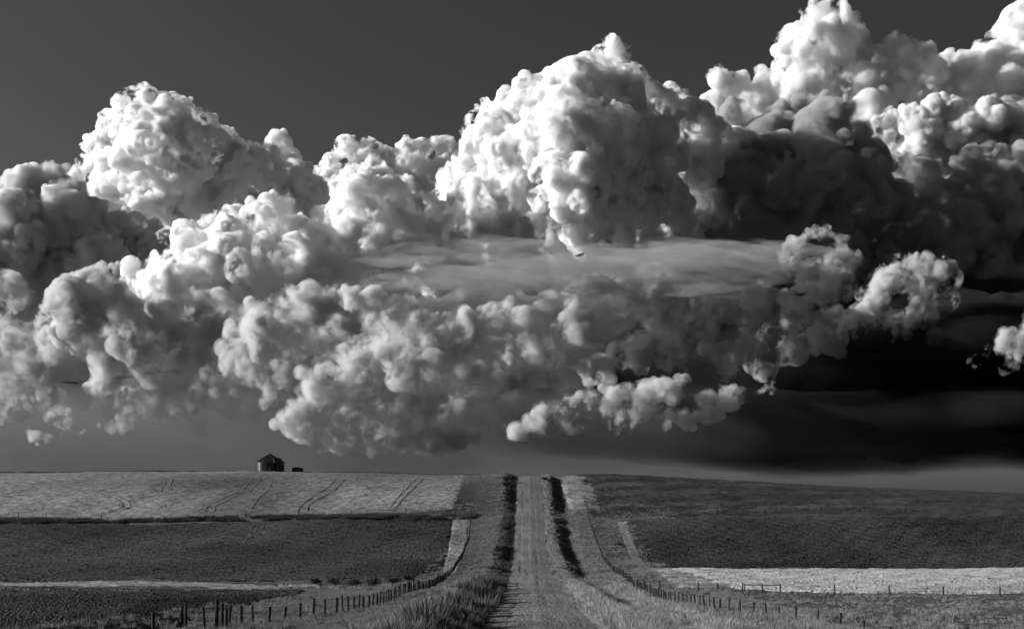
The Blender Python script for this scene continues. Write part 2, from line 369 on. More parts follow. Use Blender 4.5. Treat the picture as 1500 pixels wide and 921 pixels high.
# right hill pasture and field-edge weeds
x, y, t = spread(60000, 17, 240, 396, 520, lambda t, y, x: np.clip(.35 + .5 * vnoise(x, y, 14, 9), 0, 1))
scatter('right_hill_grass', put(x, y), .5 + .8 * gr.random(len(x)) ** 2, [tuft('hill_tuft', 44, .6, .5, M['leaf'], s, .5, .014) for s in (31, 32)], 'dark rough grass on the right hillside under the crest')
x, y, t = spread(22000, -235, -16, 385, 402, lambda t, y, x: np.clip(.5 + .5 * vnoise(x, y, 9, 10), 0, 1))
fy = np.interp(x, [-200, -104, -70, -30, -14], [392, 388, 391, 394, 399])
k = np.abs(y - fy + 3) < 4.5
scatter('left_fence_line_grass', put(x[k], y[k]), .8 + .7 * gr.random(k.sum()), T_dark[:3], 'dark uncut grass along the fence below the pale field')
x, y, t = spread(9000, -235, -16, 496, 506, lambda t, y, x: np.clip(.4 + .5 * vnoise(x, y, 9, 11), 0, 1))
scatter('left_crest_grass', put(x, y), .4 + .4 * gr.random(len(x)), T_dark[:3], 'dark grass fringe along the left hill crest')
x, y, t = spread(12000, -120, -18, 78, 215, lambda t, y, x: (np.abs(y - (205 + .06 * (x + 11))) < 4 + 3 * vnoise(x, y, 20, 12)) * .9)
scatter('strip_edge_grass', put(x, y), .6 + .5 * gr.random(len(x)), T_short + T_pale[:1], 'weedy edge grass beside the thin pale strip')

# ------------------------------------------------------------------ fences: a thing each, every post a part
POST_ME = []
for s in range(5):
    r = random.Random(40 + s); mb = MB(); rad = .08 + .03 * r.random()
    mb.tube((0, 0, -.4), (r.uniform(-.04, .04), r.uniform(-.04, .04), 1.15 + .15 * r.random()), rad * 1.05, rad * .9, 7)
    o = mb.build('post_shape', M['wood']); POST_ME.append(o.data); bpy.data.objects.remove(o)
def fence(name, path, spacing, label, group=None, hscale=1.0, wires=(.45, .8, 1.08), jitter=.12, seed=1, posts=None):
    r = random.Random(seed); p = np.array(path, float)
    s = np.r_[0, np.cumsum(np.hypot(*np.diff(p, axis=0).T))]
    if posts is None:
        q = np.arange(0, s[-1], spacing); P = [(float(np.interp(k + r.uniform(-jitter, jitter), s, p[:, 0])), float(np.interp(k, s, p[:, 1]))) for k in q]
    else: P = posts
    root = empty(name, (P[0][0], P[0][1], float(H(*P[0])))); ox, oy, oz = root.location
    tag(root, label, 'fence', group)
    for (x, y) in P:
        o = bpy.data.objects.new('post', r.choice(POST_ME)); COL.objects.link(o); o.parent = root
        o.location = (x - ox, y - oy, float(H(x, y)) - oz); o.rotation_euler = (r.uniform(-.07, .07), r.uniform(-.09, .09), r.uniform(0, 6)); k = hscale * r.uniform(.88, 1.12); o.scale = (r.uniform(.85, 1.3), r.uniform(.85, 1.3), k)
    for h in wires:
        MB().polytube([(x - ox, y - oy, float(H(x, y)) - oz + h * hscale + r.uniform(-.02, .02)) for x, y in P], .009).build('wire', M['wire'], root)
    return root
def brace(root, a, b, h=1.25, mids=0, diag=None, rail=True, r=.09):
    """posts at a and b (and between) with a top rail, as parts of the fence"""
    ox, oy, oz = root.location; A = np.array(a); B = np.array(b)
    for k in np.linspace(0, 1, 2 + mids):
        q = A + (B - A) * k; z = float(H(*q)) - oz
        MB().tube((q[0] - ox, q[1] - oy, z - .4), (q[0] - ox, q[1] - oy, z + h), r * 1.1, r, 7).build('post', M['wood'], root)
    za, zb = float(H(*A)) - oz, float(H(*B)) - oz
    if rail: MB().tube((A[0] - ox, A[1] - oy, za + h * .86), (B[0] - ox, B[1] - oy, zb + h * .86), r * .7, r * .7, 6).build('rail', M['wood'], root)
    if diag: MB().tube((A[0] - ox, A[1] - oy, za + (h * .9 if diag > 0 else .05)), (B[0] - ox, B[1] - oy, zb + (.05 if diag > 0 else h * .9)), r * .7, r * .7, 6).build('brace', M['wood'], root)

LF = [(-27, 83), (-21.5, 84.5), (-18.6, 86), (-17.6, 93), (-15.5, 99), (-13.6, 106), (-12.3, 124), (-11.6, 153), (-11.2, 205), (-11.0, 285), (-10.9, 352), (-12.3, 411)]
f1 = fence('fence', LF[2:], 2.3, 'wire fence of short dark posts beside the road on the left', seed=3, hscale=.98)
for (px, yy_, h) in ((317, 86, 1.9), (325, 87.5, 1.55), (331, 86.6, 1.3)):
    xx_ = (px - PX0) / F * yy_; ox, oy, oz = f1.location; z = float(H(xx_, yy_)) - oz
    MB().tube((xx_ - ox, yy_ - oy, z - .4), (xx_ - ox + .03, yy_ - oy, z + h), .13, .11, 8).build('corner_post', M['wood'], f1)
f1b = fence('fence', [(-22.2, 84.6), (-19.2, 85.8)], 1.6, 'stub of stout mixed posts at the bottom left corner', seed=9, hscale=1.05)
for (px, yy_, h, lean) in ((266, 86, 1.55, .02), (272, 86.4, 1.7, 0), (258, 85, .7, .35), (250, 85, .6, .5)):
    xx_ = (px - PX0) / F * yy_; ox, oy, oz = f1b.location; z = float(H(xx_, yy_)) - oz
    MB().tube((xx_ - ox, yy_ - oy, z - .4), (xx_ - ox + lean, yy_ - oy, z + h), .11, .095, 8).build('corner_post', M['wood'], f1b)
RF = [(22.6, 411), (21.6, 352), (20, 285), (18.5, 205), (18.4, 160), (20, 130), (24, 117), (29, 110), (37, 104), (48, 99), (60, 96)]
f2 = fence('fence', RF, 2.5, 'wire fence of short dark posts beside the road on the right', seed=4, hscale=.98)
a = hit(943, 862); b = hit(966, 863); brace(f2, a, b, 1.3)
FL = [hit(px, row + 1) for px, row in ((-30, 757), (27, 757), (68, 758), (108, 759), (149, 760), (190, 763), (230, 765), (271, 762), (313, 759), (355, 758), (396, 758), (437, 757), (476, 755), (515, 753), (555, 752), (595, 750), (630, 748))]
f3 = fence('fence', FL, 8, 'line of thin posts under the pale left field', posts=FL, seed=5, hscale=1.25)
a = hit(666, 747); b = hit(693, 746); brace(f3, a, b, 1.35, mids=1)
FR = [hit(px, 750 + 1.6 * math.sin(px * .02)) for px in range(880, 1560, 19)]
f4 = fence('fence', FR, 4, 'sagging old fence across the dark right hillside', posts=FR, seed=6, hscale=1.1, wires=(.5, 1.0))
for pa, pb, dg in ((1248, 1260, -1), (1258, 1266, 1), (1313, 1326, 1), (1050, 1058, -1)):
    brace(f4, hit(pa, 753), hit(pb, 753), 1.7, diag=dg, rail=False)
brace(f4, hit(1470, 752), hit(1491, 753), 1.6); brace(f4, hit(1313, 753), hit(1327, 753), 1.5, rail=False)
FN = [hit(px, row) for px, row in ((1023, 865), (1051, 866), (1087, 867), (1223, 869), (1303, 870), (1382, 871), (1465, 872), (1550, 873))]
f5 = fence('fence', FN, 8, 'sparse post fence along the foot of the bright stubble field', posts=FN, seed=7, hscale=1.0)
brace(f5, hit(1091, 868), hit(1143, 869), 1.25, mids=1)

# ------------------------------------------------------------------ grain bin, box and crest details
def zrow(px, row, d): return ((px - PX0) / F * d, d, (HY - row) / F * d)
GB = zrow(395.5, 691, 507); gz = float(H(GB[0], GB[1]))
bin_root = empty('grain_bin', (GB[0], GB[1], gz)); tag(bin_root, 'round corrugated steel grain bin with conical roof on the hill crest', 'grain bin')
R_, WH, RH = 5.2, 3.5 + (GB[2] - gz), 3.25
n, rings = 64, 42
v = []; 
for i in range(rings + 1):
    z = WH * i / rings - .3 * (i == 0); rr = R_ + (.04 if i % 2 else -.02)
    for j in range(n): v.append((rr * math.cos(6.28319 * j / n), rr * math.sin(6.28319 * j / n), z))
fcs = [(i * n + j, i * n + (j + 1) % n, (i + 1) * n + (j + 1) % n, (i + 1) * n + j) for i in range(rings) for j in range(n)]
wall = mesh_obj('wall', v, fcs, M['steel'], bin_root)
for j in range(0, n, 4):
    a = 6.28319 * j / n; MB().box((R_ * 1.012 * math.cos(a), R_ * 1.012 * math.sin(a), WH / 2), (.1, .1, WH - .1), rz=a).build('stiffener', M['steel'], wall)
v = []; nr = 32
for (rr, z) in ((R_ + .28, WH - .12), (R_ + .28, WH - .02), (.7, WH + RH - .35)):
    for j in range(nr): v.append((rr * math.cos(6.28319 * j / nr), rr * math.sin(6.28319 * j / nr), z))
fcs = [(i * nr + j, i * nr + (j + 1) % nr, (i + 1) * nr + (j + 1) % nr, (i + 1) * nr + j) for i in range(2) for j in range(nr)] + [tuple(range(2 * nr, 3 * nr))]
roof = mesh_obj('roof', v, fcs, M['steel'], bin_root)
for j in range(nr):
    a = 6.28319 * (j + .5) / nr; ca, sa = math.cos(a), math.sin(a); k0, k1 = (R_ + .3) * math.cos(math.pi / nr), .72
    MB().tube((k0 * ca, k0 * sa, WH + .03), (k1 * ca, k1 * sa, WH + RH - .3), .07, .04, 5).build('rib', M['steel'], roof)
mb = MB(); mb.tube((0, 0, WH + RH - .36), (0, 0, WH + RH - .1), .75, .7, 20); mb.tube((0, 0, WH + RH - .1), (0, 0, WH + RH + .1), .85, .1, 20); mb.build('roof_cap', M['dark_steel'], roof)
mb = MB(); mb.box((4.0, -4.1, 2.4 + (GB[2] - gz)), (1.85, 1.7, 4.8), top=.985); mb.build('hopper_box', M['dark_steel'], bin_root)
mb = MB(); mb.box((4.0, -4.1, 4.86 + (GB[2] - gz)), (2.0, 1.85, .12)); mb.build('hopper_lid', M['dark_steel'], bin_root)
mb = MB(); mb.box((.9, -R_ - .04, 1.1), (.8, .12, 1.6)); mb.build('door', M['steel'], bin_root)
mb = MB()
for s in (-.25, .25): mb.tube((-2.4 + s, -R_ + .45, .2), (-2.4 + s, -R_ + .45, WH), .03)
for i in range(9): mb.tube((-2.65, -R_ + .45, .4 + .36 * i), (-2.15, -R_ + .45, .4 + .36 * i), .02)
mb.build('ladder', M['steel'], bin_root)

TB = zrow(436, 691.5, 506); tz = float(H(TB[0], TB[1])); dz = 0.0
tr = empty('farm_trailer', (TB[0], TB[1], tz)); tag(tr, 'small dark box trailer with rounded top just right of the grain bin', 'trailer')
v = []; prof = [(-1.9, .35), (1.9, .35), (1.9, 1.72), (1.5, 1.86), (.6, 2.02), (-.6, 2.06), (-1.5, 1.93), (-1.9, 1.80)]
for yv in (-1.1, 1.1): v += [(a, yv, b + dz) for a, b in prof]
m_ = len(prof); fcs = [tuple(reversed(range(m_))), tuple(range(m_, 2 * m_))] + [(i, (i + 1) % m_, m_ + (i + 1) % m_, m_ + i) for i in range(m_)]
mesh_obj('body', v, [tuple(reversed(q)) for q in fcs], M['dark_steel'], tr)
for xw in (-1.1, 1.1):
    for yw in (-1.15, 1.15):
        w_ = MB().tube((xw, yw - .11, .36 + dz), (xw, yw + .11, .36 + dz), .38, .38, 18).build('wheel', M['leaf'], tr)
        MB().tube((xw, yw - .125, .36 + dz), (xw, yw + .125, .36 + dz), .17, .17, 12).build('rim', M['steel'], w_)
MB().tube((1.9, 0, .5 + dz), (3.0, 0, .45 + dz), .06).build('drawbar', M['dark_steel'], tr)
MB().box((2.05, -.6, 1.05 + dz), (.25, .5, .4)).build('light_box', M['dark_steel'], tr)
MB().box((-1.85, -1.0, 1.95 + dz), (.12, .12, .35)).build('corner_stake', M['dark_steel'], tr)

def shrub(px, row, w, h, label, group, seed):
    x, y = hit(px, row); r = random.Random(seed); root = empty('shrub', (x, y, float(H(x, y)))); tag(root, label, 'shrub', group)
    mb = MB()
    tips = []
    for _ in range(9):
        a = r.uniform(0, 6.28); q = (w * .4 * math.cos(a) * r.random(), w * .3 * math.sin(a) * r.random(), h * r.uniform(.5, .9)); mb.tube((0, 0, -.1), q, .03, .01, 4); tips.append(q)
    mb.build('stem', M['wood'], root)
    v = []; f = []
    for _ in range(900):
        tx_, ty_, tz_ = r.choice(tips); q = Vector((tx_ + r.gauss(0, w * .16), ty_ + r.gauss(0, w * .14), max(.03, tz_ * r.uniform(.3, 1.1) + r.gauss(0, .12 * h))))
        u = Vector((r.gauss(0, 1), r.gauss(0, 1), r.gauss(0, 1))).normalized(); s = u.orthogonal().normalized(); L_ = r.uniform(.07, .13); k = len(v)
        v += [q - u * L_, q + s * L_ * .5, q + u * L_, q - s * L_ * .5]; f.append((k, k + 1, k + 2, k + 3))
    mesh_obj('foliage', v, f, M['leaf'], root)
SH = [(462, 855, 2.2, 1.0, 'leftmost small dark shrub at the end of the thin pale strip'), (490, 855, 2.6, 1.15, 'second dark shrub from the left at the strip end'), (516, 858, 3.2, 1.3, 'widest dark shrub in the row left of the road'),
      (545, 857, 3.0, 1.25, 'dark shrub just right of the widest one in the row'), (575, 854, 2.8, 1.1, 'dark shrub second nearest the left roadside fence'), (600, 850, 2.2, 1.0, 'dark shrub nearest the left roadside fence')]
for i, q in enumerate(SH): shrub(*q, 'dark shrubs at the end of the pale strip', 60 + i)
for i, (px, row, w, h, lab) in enumerate(((741, 703, 2.6, 1.2, 'dark bush on the crest at the left edge of the road'), (799, 703, 2.4, 1.1, 'dark bush on the crest at the right edge of the road'), (858, 706, 2.0, 1.0, 'dark bush on the crest at the top of the right fence'),
                                          (905, 799, 2.4, .8, 'dark bush in the margin between the right fence and ploughed field'))): shrub(px, row, w, h, lab, 'lone dark bushes', 80 + i)

# ------------------------------------------------------------------ clouds: real volumes at 9 to 23 km
# lobes: (photo x, photo y, radius, depth offset), all in photograph pixels at the cloud's distance
CL = {}
CL['left_shade_cloud']=(15500,'grey',[(-170,350,75,0),(-260,320,90,0),(-150,440,80,0),(-280,440,110,0)])  # unseen cloud, added only to throw shade on left_bank
CL['left_tower']=(17000,'white',[(190,162,38,30),(212,152,30,20),(238,154,28,30),(160,182,38,40),(140,207,36,50),(112,230,26,60),(88,248,22,60),(262,148,20,40),(283,162,26,50),(304,172,26,70),(200,202,52,0),(245,197,50,-10),(215,242,58,-20),(165,237,45,20),(265,242,60,-20),(300,217,48,30),(330,217,38,70),(355,224,36,90),(398,198,30,100),(420,214,26,100),(436,234,24,110),(385,230,40,90),(452,252,22,110),(340,272,70,60),(420,285,60,80),(250,300,70,-10),(180,290,60,10),(470,300,50,100),(410,330,60,90),(330,340,60,60)])
CL['left_bank']=(15500,'grey',[(8,290,42,20),(48,282,38,0),(84,274,36,0),(112,280,30,10),(35,335,70,-20),(105,327,60,-20),(150,320,42,0),(175,332,40,20),(60,400,85,-10),(150,395,75,-10),(-20,380,80,0),(222,367,50,20),(210,420,60,20),(290,350,50,60)])
CL['gap_cloud']=(19000,'white',[(512,214,24,0),(540,214,20,0),(492,234,18,10),(556,224,16,10),(588,222,20,0),(618,220,22,0),(648,214,22,0),(664,224,18,10),(600,250,40,10),(540,248,40,10),(660,250,40,10),(480,262,36,40),(580,285,50,30),(640,290,50,30),(520,285,50,30),(450,300,50,40),(740,290,60,60)])
CL['centre_tower']=(14500,'white',[(888,66,24,-1),(908,74,26,17),(874,86,26,-8),(935,90,30,42),(895,107,40,6),(850,102,24,-9),(828,110,28,-9),(800,118,28,2),(775,130,30,-12),(748,146,32,4),(722,160,30,20),(698,170,22,35),(683,178,14,45),(688,207,24,31),(708,198,36,11),(735,192,46,-15),(785,172,55,-17),(840,152,55,-39),(900,147,60,-10),(955,122,40,60),(985,124,30,88),(1008,137,26,109),(965,162,48,62),(1010,172,42,110),(1040,162,30,136),(1060,187,30,153),(720,237,36,0),(760,232,50,-37),(820,222,62,-84),(890,217,62,-58),(950,217,60,27),(1005,217,52,106),(1040,232,45,136),(710,267,34,9),(760,282,50,-37),(830,285,60,-90),(900,285,60,-45),(960,280,60,42),(1020,280,55,119),(1060,275,50,153),(885,335,50,50),(940,335,60,12),(1000,335,55,102),(760,340,50,-37),(860,200,65,40),(830,260,70,30),(780,240,60,40),(890,315,64,60),(900,250,70,30),(960,200,60,80),(930,160,50,40),(1000,142,30,60),(1030,158,34,80),(1062,172,36,100),(1095,176,32,120),(1122,172,26,130),(1050,205,45,90),(1085,215,45,120),(672,238,30,40),(650,264,30,45),(690,290,36,20),(640,292,30,35)])
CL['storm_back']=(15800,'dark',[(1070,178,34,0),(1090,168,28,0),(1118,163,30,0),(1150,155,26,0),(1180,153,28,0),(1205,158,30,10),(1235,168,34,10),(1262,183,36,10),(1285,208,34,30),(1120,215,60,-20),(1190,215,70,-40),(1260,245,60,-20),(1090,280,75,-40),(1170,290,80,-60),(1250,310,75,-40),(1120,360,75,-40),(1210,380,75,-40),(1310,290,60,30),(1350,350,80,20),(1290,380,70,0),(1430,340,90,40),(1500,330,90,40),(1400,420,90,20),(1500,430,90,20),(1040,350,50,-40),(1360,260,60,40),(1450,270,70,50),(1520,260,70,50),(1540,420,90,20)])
CL['far_tower']=(23000,'haze',[(1155,64,32,0),(1180,37,34,0),(1212,32,32,0),(1240,47,30,10),(1150,87,34,0),(1195,82,55,-20),(1240,92,48,0),(1262,77,28,30),(1286,70,20,40),(1310,78,28,-20),(1345,90,32,-10),(1280,97,24,-40),(1330,117,44,-40),(1365,112,34,0),(1400,84,30,20),(1430,87,32,20),(1475,47,32,10),(1505,32,36,10),(1460,82,40,10),(1510,92,60,10),(1045,112,24,20),(1075,120,24,20),(1110,114,22,20),(1135,127,30,10),(1100,147,40,20),(1190,137,55,-10),(1260,150,60,-20),(1330,165,55,-20),(1400,140,55,10),(1470,150,65,10),(1050,150,30,30)])
CL['far_base']=(21000,'grey',[(1290,180,30,20),(1325,177,26,0),(1355,170,30,0),(1390,167,34,10),(1340,200,45,0),(1400,205,55,10),(1460,190,60,10),(1510,200,60,10),(1300,230,45,20),(1370,250,60,20),(1450,260,70,20),(1510,270,70,30)])
CL['front_bank']=(12500,'white',[(566,247,24,20),(584,257,20,30),(545,260,28,10),(520,270,28,10),(500,284,24,20),(570,287,36,-10),(530,302,44,-20),(498,317,30,0),(580,322,40,0),(615,330,30,10),(545,345,50,-30),(500,360,36,-10),(596,360,36,0),(640,340,30,20),(662,274,18,30),(690,270,24,20),(716,280,28,20),(742,294,28,30),(670,297,24,10),(705,312,42,-20),(655,322,24,0),(750,327,36,10),(690,350,44,-20),(740,355,40,0),(625,365,34,-10),
 (372,304,24,10),(392,298,22,10),(414,306,22,20),(345,314,24,10),(430,322,24,20),(318,324,24,10),(300,328,20,10),(272,342,24,10),(252,350,20,10),(236,358,16,10),(385,332,42,-20),(335,352,42,-20),(285,372,40,-20),(440,347,36,-10),(466,337,26,0),(480,352,32,-10),(430,387,50,-40),(370,387,55,-40),(310,402,50,-40),(255,397,36,-20),(225,394,24,0),(202,402,24,0),(210,427,36,-10),(485,395,45,-30),(255,430,45,-40),(560,400,45,-20),(520,395,36,-30),(640,395,45,0),(700,390,45,0),(760,380,45,0),(612,292,26,30),(634,306,28,20),(604,318,30,10),(470,322,26,20),(452,312,20,30),(650,350,40,0)])
CL['low_bank']=(11500,'soft',[(170,404,20,10),(145,412,24,10),(115,420,26,10),(85,432,28,10),(62,452,28,10),(160,432,40,-10),(110,452,42,-20),(70,482,32,0),(180,467,48,-20),(120,490,45,-20),(60,500,25,10),(240,455,42,-20),(300,445,45,0),(210,505,48,-30),(280,490,50,-20),(160,530,45,-10),(240,545,50,-30),(190,570,34,-10),(340,470,45,0),(310,530,48,-10),(260,570,36,-10),(145,560,30,0),(180,600,30,0),(225,592,34,0),(280,590,34,10)])
CL['low_bank_2']=(11000,'soft',[(365,490,40,0),(390,467,32,-20),(420,452,30,-20),(450,442,34,-20),(475,450,36,-10),(400,500,48,-30),(450,490,50,-30),(350,530,42,-10),(330,555,28,0),(400,540,42,-20),(380,565,26,-10),(500,480,45,0),(440,535,40,0)])
CL['left_scud']=(9700,'soft',[(0,430,30,0),(18,422,26,0),(30,440,26,0),(8,455,32,0),(0,515,32,0),(30,520,32,0),(55,530,28,0),(85,545,28,0),(10,560,36,0),(45,570,34,0),(0,600,30,0),(70,580,26,0)])
CL['low_scud']=(7600,'soft',[(70,618,20,0),(92,610,22,0),(48,630,18,0),(105,626,22,0),(70,640,16,0),(125,640,16,0),(98,644,14,0),(150,630,12,0)])
CL['mid_scud']=(9300,'soft',[(460,560,34,0),(490,535,36,0),(520,525,36,0),(560,510,40,0),(480,580,30,0),(445,600,28,0),(425,620,24,0),(440,630,28,0),(470,645,24,0),(530,560,42,0),(510,610,40,0),(550,600,42,0),(500,640,34,0),(540,650,30,0),(590,590,44,0),(580,635,36,0),(630,610,36,0),(650,590,38,0),(620,645,30,0),(690,600,36,0),(660,635,30,0),(700,570,40,0),(640,555,45,0),(600,545,45,0),(720,610,34,0)])
CL['mid_bank']=(10000,'soft',[(520,430,26,0),(550,440,32,0),(580,460,40,0),(560,480,40,0),(620,490,45,0),(650,510,40,0),(600,520,45,0),(665,470,34,0),(690,500,36,-10),(700,530,34,-10),(730,490,40,-10),(720,460,30,0),(745,440,26,0),(750,520,40,-20),(770,470,36,-20),(780,500,44,-30),(800,450,30,-10),(820,480,40,-20),(850,455,36,-20),(845,500,40,-30),(880,490,36,-20),(860,427,24,-10),(885,424,22,-10),(845,432,16,-10),(905,430,24,0),(900,460,36,0),(870,520,34,-10),(800,530,36,-10),(670,550,45,0),(740,555,45,0)])
CL['right_bank']=(12400,'grey2',[(940,440,36,10),(980,432,32,10),(960,480,45,10),(1010,450,36,0),(1030,432,28,0),(1005,490,40,0),(1045,470,42,-20),(1040,500,44,-10),(1080,432,28,0),(1105,427,26,0),(1095,455,36,0),(1130,445,30,0),(1085,500,40,0),(1150,460,34,0),(1190,455,34,10),(1130,500,40,10),(1180,495,40,10),(930,520,40,10),(990,530,36,10),(1060,530,34,10),(1220,470,36,10),(1230,500,34,20),(880,545,34,20),(1120,530,30,20)])
CL['east_lump']=(12200,'grey2',[(1300,394,22,0),(1322,388,22,0),(1345,386,22,0),(1368,384,20,0),(1392,394,22,0),(1330,412,36,0),(1370,412,36,0),(1290,417,28,0),(1270,437,28,0),(1250,457,26,0),(1300,447,38,0),(1345,447,38,10),(1390,427,30,10),(1235,472,24,0),(1270,467,30,0),(1320,475,28,10),(1370,475,26,10),(1200,490,26,10)])
CL['edge_lump']=(11000,'grey2',[(1480,500,28,0),(1500,492,34,0),(1520,490,40,0),(1462,514,22,0),(1490,525,22,0),(1440,524,20,0),(1420,530,16,0),(1488,480,18,0)])
CL['base_roll']=(8700,'grey2',[(760,637,22,0),(778,627,26,0),(800,612,30,0),(825,600,30,0),(850,592,28,0),(800,635,24,0),(835,625,30,0),(870,607,32,0),(895,620,28,0),(900,592,30,0),(925,582,28,0),(950,582,30,0),(935,605,32,0),(975,580,28,0),(970,605,28,0),(1005,582,28,0),(1010,600,26,0),(1035,580,26,0),(1045,595,22,0),(1065,572,24,0),(1090,567,20,0),(1112,562,18,0),(1132,558,16,0),(870,632,18,0),(920,630,16,0),(970,624,14,0),(1080,585,18,0)])
CL['shelf']=(10300,'grey2',[(1150,364,20,0),(1172,354,20,0),(1195,347,20,0),(1215,344,20,0),(1232,354,22,0),(1200,370,34,0),(1235,382,36,10),(1255,387,26,20),(1215,405,44,10),(1180,395,38,0),(1240,420,38,20),(1200,435,32,10),(1165,420,32,0)])
CL['shelf_streak']=(10400,'streak',[])
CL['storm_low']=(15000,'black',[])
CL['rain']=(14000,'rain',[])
CL['veil']=(12000,'veil',[])
CL['backdrop']=(16200,'back',[(x,y+22*math.sin(x*.02+y),62+10*math.sin(x*.7+y),60*math.sin(x*1.3+y*.7)) for x in range(-30,1130,58) for y in (430,490,550)]+[(x,365+10*math.sin(x*.3),48,40) for x in range(560,1060,50)]+[(x,598+8*math.sin(x*.05),40+8*math.sin(x),0) for x in range(-20,1000,44)])

INFO = {'left_shade_cloud': ('cumulus_cloud', 'unseen cloud added beyond the left edge to shade the left bank', 3),
 'left_tower': ('cumulus_cloud', 'tall bright cumulus tower standing alone at upper left', 1),
 'left_bank': ('cumulus_cloud', 'dim grey cloud bank in shade at the left edge below the bright tower', 1),
 'gap_cloud': ('cumulus_cloud', 'low distant white cumulus in the gap between the left and central towers', 1),
 'centre_tower': ('cumulus_cloud', 'largest bright cumulus tower at upper centre with cauliflower top', 1),
 'storm_back': ('storm_cloud', 'storm cloud coloured dark for its shadow, to the right of the central tower', 1),
 'far_tower': ('cumulus_cloud', 'pale distant cumulus towers at the top right corner', 1),
 'far_base': ('cumulus_cloud', 'grey cloud shoulder under the top right towers', 1),
 'front_bank': ('cumulus_cloud', 'bright cumulus bank running diagonally below the left and central towers', 1),
 'low_bank': ('cumulus_cloud', 'soft grey cumulus heap at left below the diagonal bank', 1),
 'low_bank_2': ('cumulus_cloud', 'soft grey cloud heap between the left heap and the centre', 1),
 'left_scud': ('scud_cloud', 'ragged grey scud low at the left edge', 1),
 'low_scud': ('scud_cloud', 'small pale puff near the horizon at lower left', 1),
 'mid_scud': ('scud_cloud', 'ragged grey cloud hanging low above the horizon left of the road', 1),
 'mid_bank': ('cumulus_cloud', 'billowing grey cloud in the centre under the flat streaks', 1),
 'right_bank': ('cumulus_cloud', 'grey cloud bank right of centre with dark underside', 1),
 'east_lump': ('cumulus_cloud', 'grey topped cumulus heap against the dark storm at right', 1),
 'edge_lump': ('cumulus_cloud', 'small lit cloud touching the right edge in front of the black storm', 1),
 'base_roll': ('scud_cloud', 'long pale roll of low cloud right above the road', 1),
 'shelf': ('cumulus_cloud', 'rounded dark sided knob at the right end of the flat streaks', 1),
 'shelf_streak': ('stratus_cloud', 'flat streaky cloud layer across the middle of the sky', 1),
 'storm_low': ('storm_cloud', 'low storm cloud filling the lower right sky, coloured black for its shade', 1),
 'rain': ('rain_haze', 'thin rain haze coloured dark for the shade under the black storm', 2),
  'veil': ('rain_haze', 'thin grey rain veil under the clouds at left', 2),
 'backdrop': ('cloud_layer', 'dim grey cloud layer behind the lower clouds', 1)}

def grow(lobes, minr, seed, n=(22, 11, 7), k=(.25, .48), fine=True):
    """cauliflower: spheres budding from spheres, three generations"""
    r = np.random.default_rng(seed); P = []; R = []
    for l in lobes:
        c = np.array([l[0] - PX0, l[3], HY - l[1]], float); r0 = l[2]
        P.append(c[None]); R.append(np.array([r0 * (.70 if fine else .6)]))
        C = c[None]; RR = np.array([r0 * .85]); Dn = None
        for gen, m in enumerate(n):
            N_ = len(RR) * m; lo_, hi_ = (.19, .42) if gen == 0 and fine else k
            v = r.normal(size=(N_, 3)); v /= np.linalg.norm(v, axis=1)[:, None]
            c0 = np.repeat(C, m, 0); q0 = np.repeat(RR, m)
            if Dn is not None:
                d0 = np.repeat(Dn, m, 0); dt = (v * d0).sum(1); bad = dt < -.1; v[bad] -= 2 * dt[bad, None] * d0[bad]
            back = v[:, 1] > .55; v[back, 1] *= -1
            r1 = q0 * (lo_ + (hi_ - lo_) * r.random(N_) ** 1.5); ok = r1 >= minr
            c1 = c0 + v * (q0 * r.uniform(.85, 1.0, N_) - r1 * .35)[:, None]
            C, RR, Dn = c1[ok], r1[ok], v[ok]
            if not len(RR): break
            P.append(C); R.append(RR)
    return np.concatenate(P), np.concatenate(R)

def warp(p, seed):
    r = np.random.default_rng(seed + 77); out = np.zeros_like(p)
    for wl, am in ((170, 10), (70, 5.0), (30, 2.0)):
        for _ in range(5):
            q = r.normal(size=3); q /= np.linalg.norm(q); q *= 2 * math.pi / (wl * r.uniform(.7, 1.4))
            d = r.normal(size=3); d /= np.linalg.norm(d)
            out += np.sin(p @ q + r.uniform(0, 6.28))[:, None] * (d * am * .62)
    return p + out

def skin_group(voxel):
    g = bpy.data.node_groups.new('cloud_skin', 'GeometryNodeTree')
    g.interface.new_socket('Geometry', in_out='INPUT', socket_type='NodeSocketGeometry'); g.interface.new_socket('Geometry', in_out='OUTPUT', socket_type='NodeSocketGeometry')
    N = g.nodes; L = g.links.new; i = N.new('NodeGroupInput'); o = N.new('NodeGroupOutput')
    a = N.new('GeometryNodeInputNamedAttribute'); a.data_type = 'FLOAT'; a.inputs['Name'].default_value = 'rad'
    mp = N.new('GeometryNodeMeshToPoints'); pv = N.new('GeometryNodePointsToVolume'); vm = N.new('GeometryNodeVolumeToMesh')
    pv.resolution_mode = 'VOXEL_SIZE'; pv.inputs['Voxel Size'].default_value = voxel; vm.inputs['Threshold'].default_value = .5
    L(i.outputs[0], mp.inputs[0]); L(a.outputs[0], mp.inputs['Radius']); L(mp.outputs[0], pv.inputs['Points']); L(a.outputs[0], pv.inputs['Radius'])
    L(pv.outputs[0], vm.inputs[0]); L(vm.outputs[0], o.inputs[0]); return g

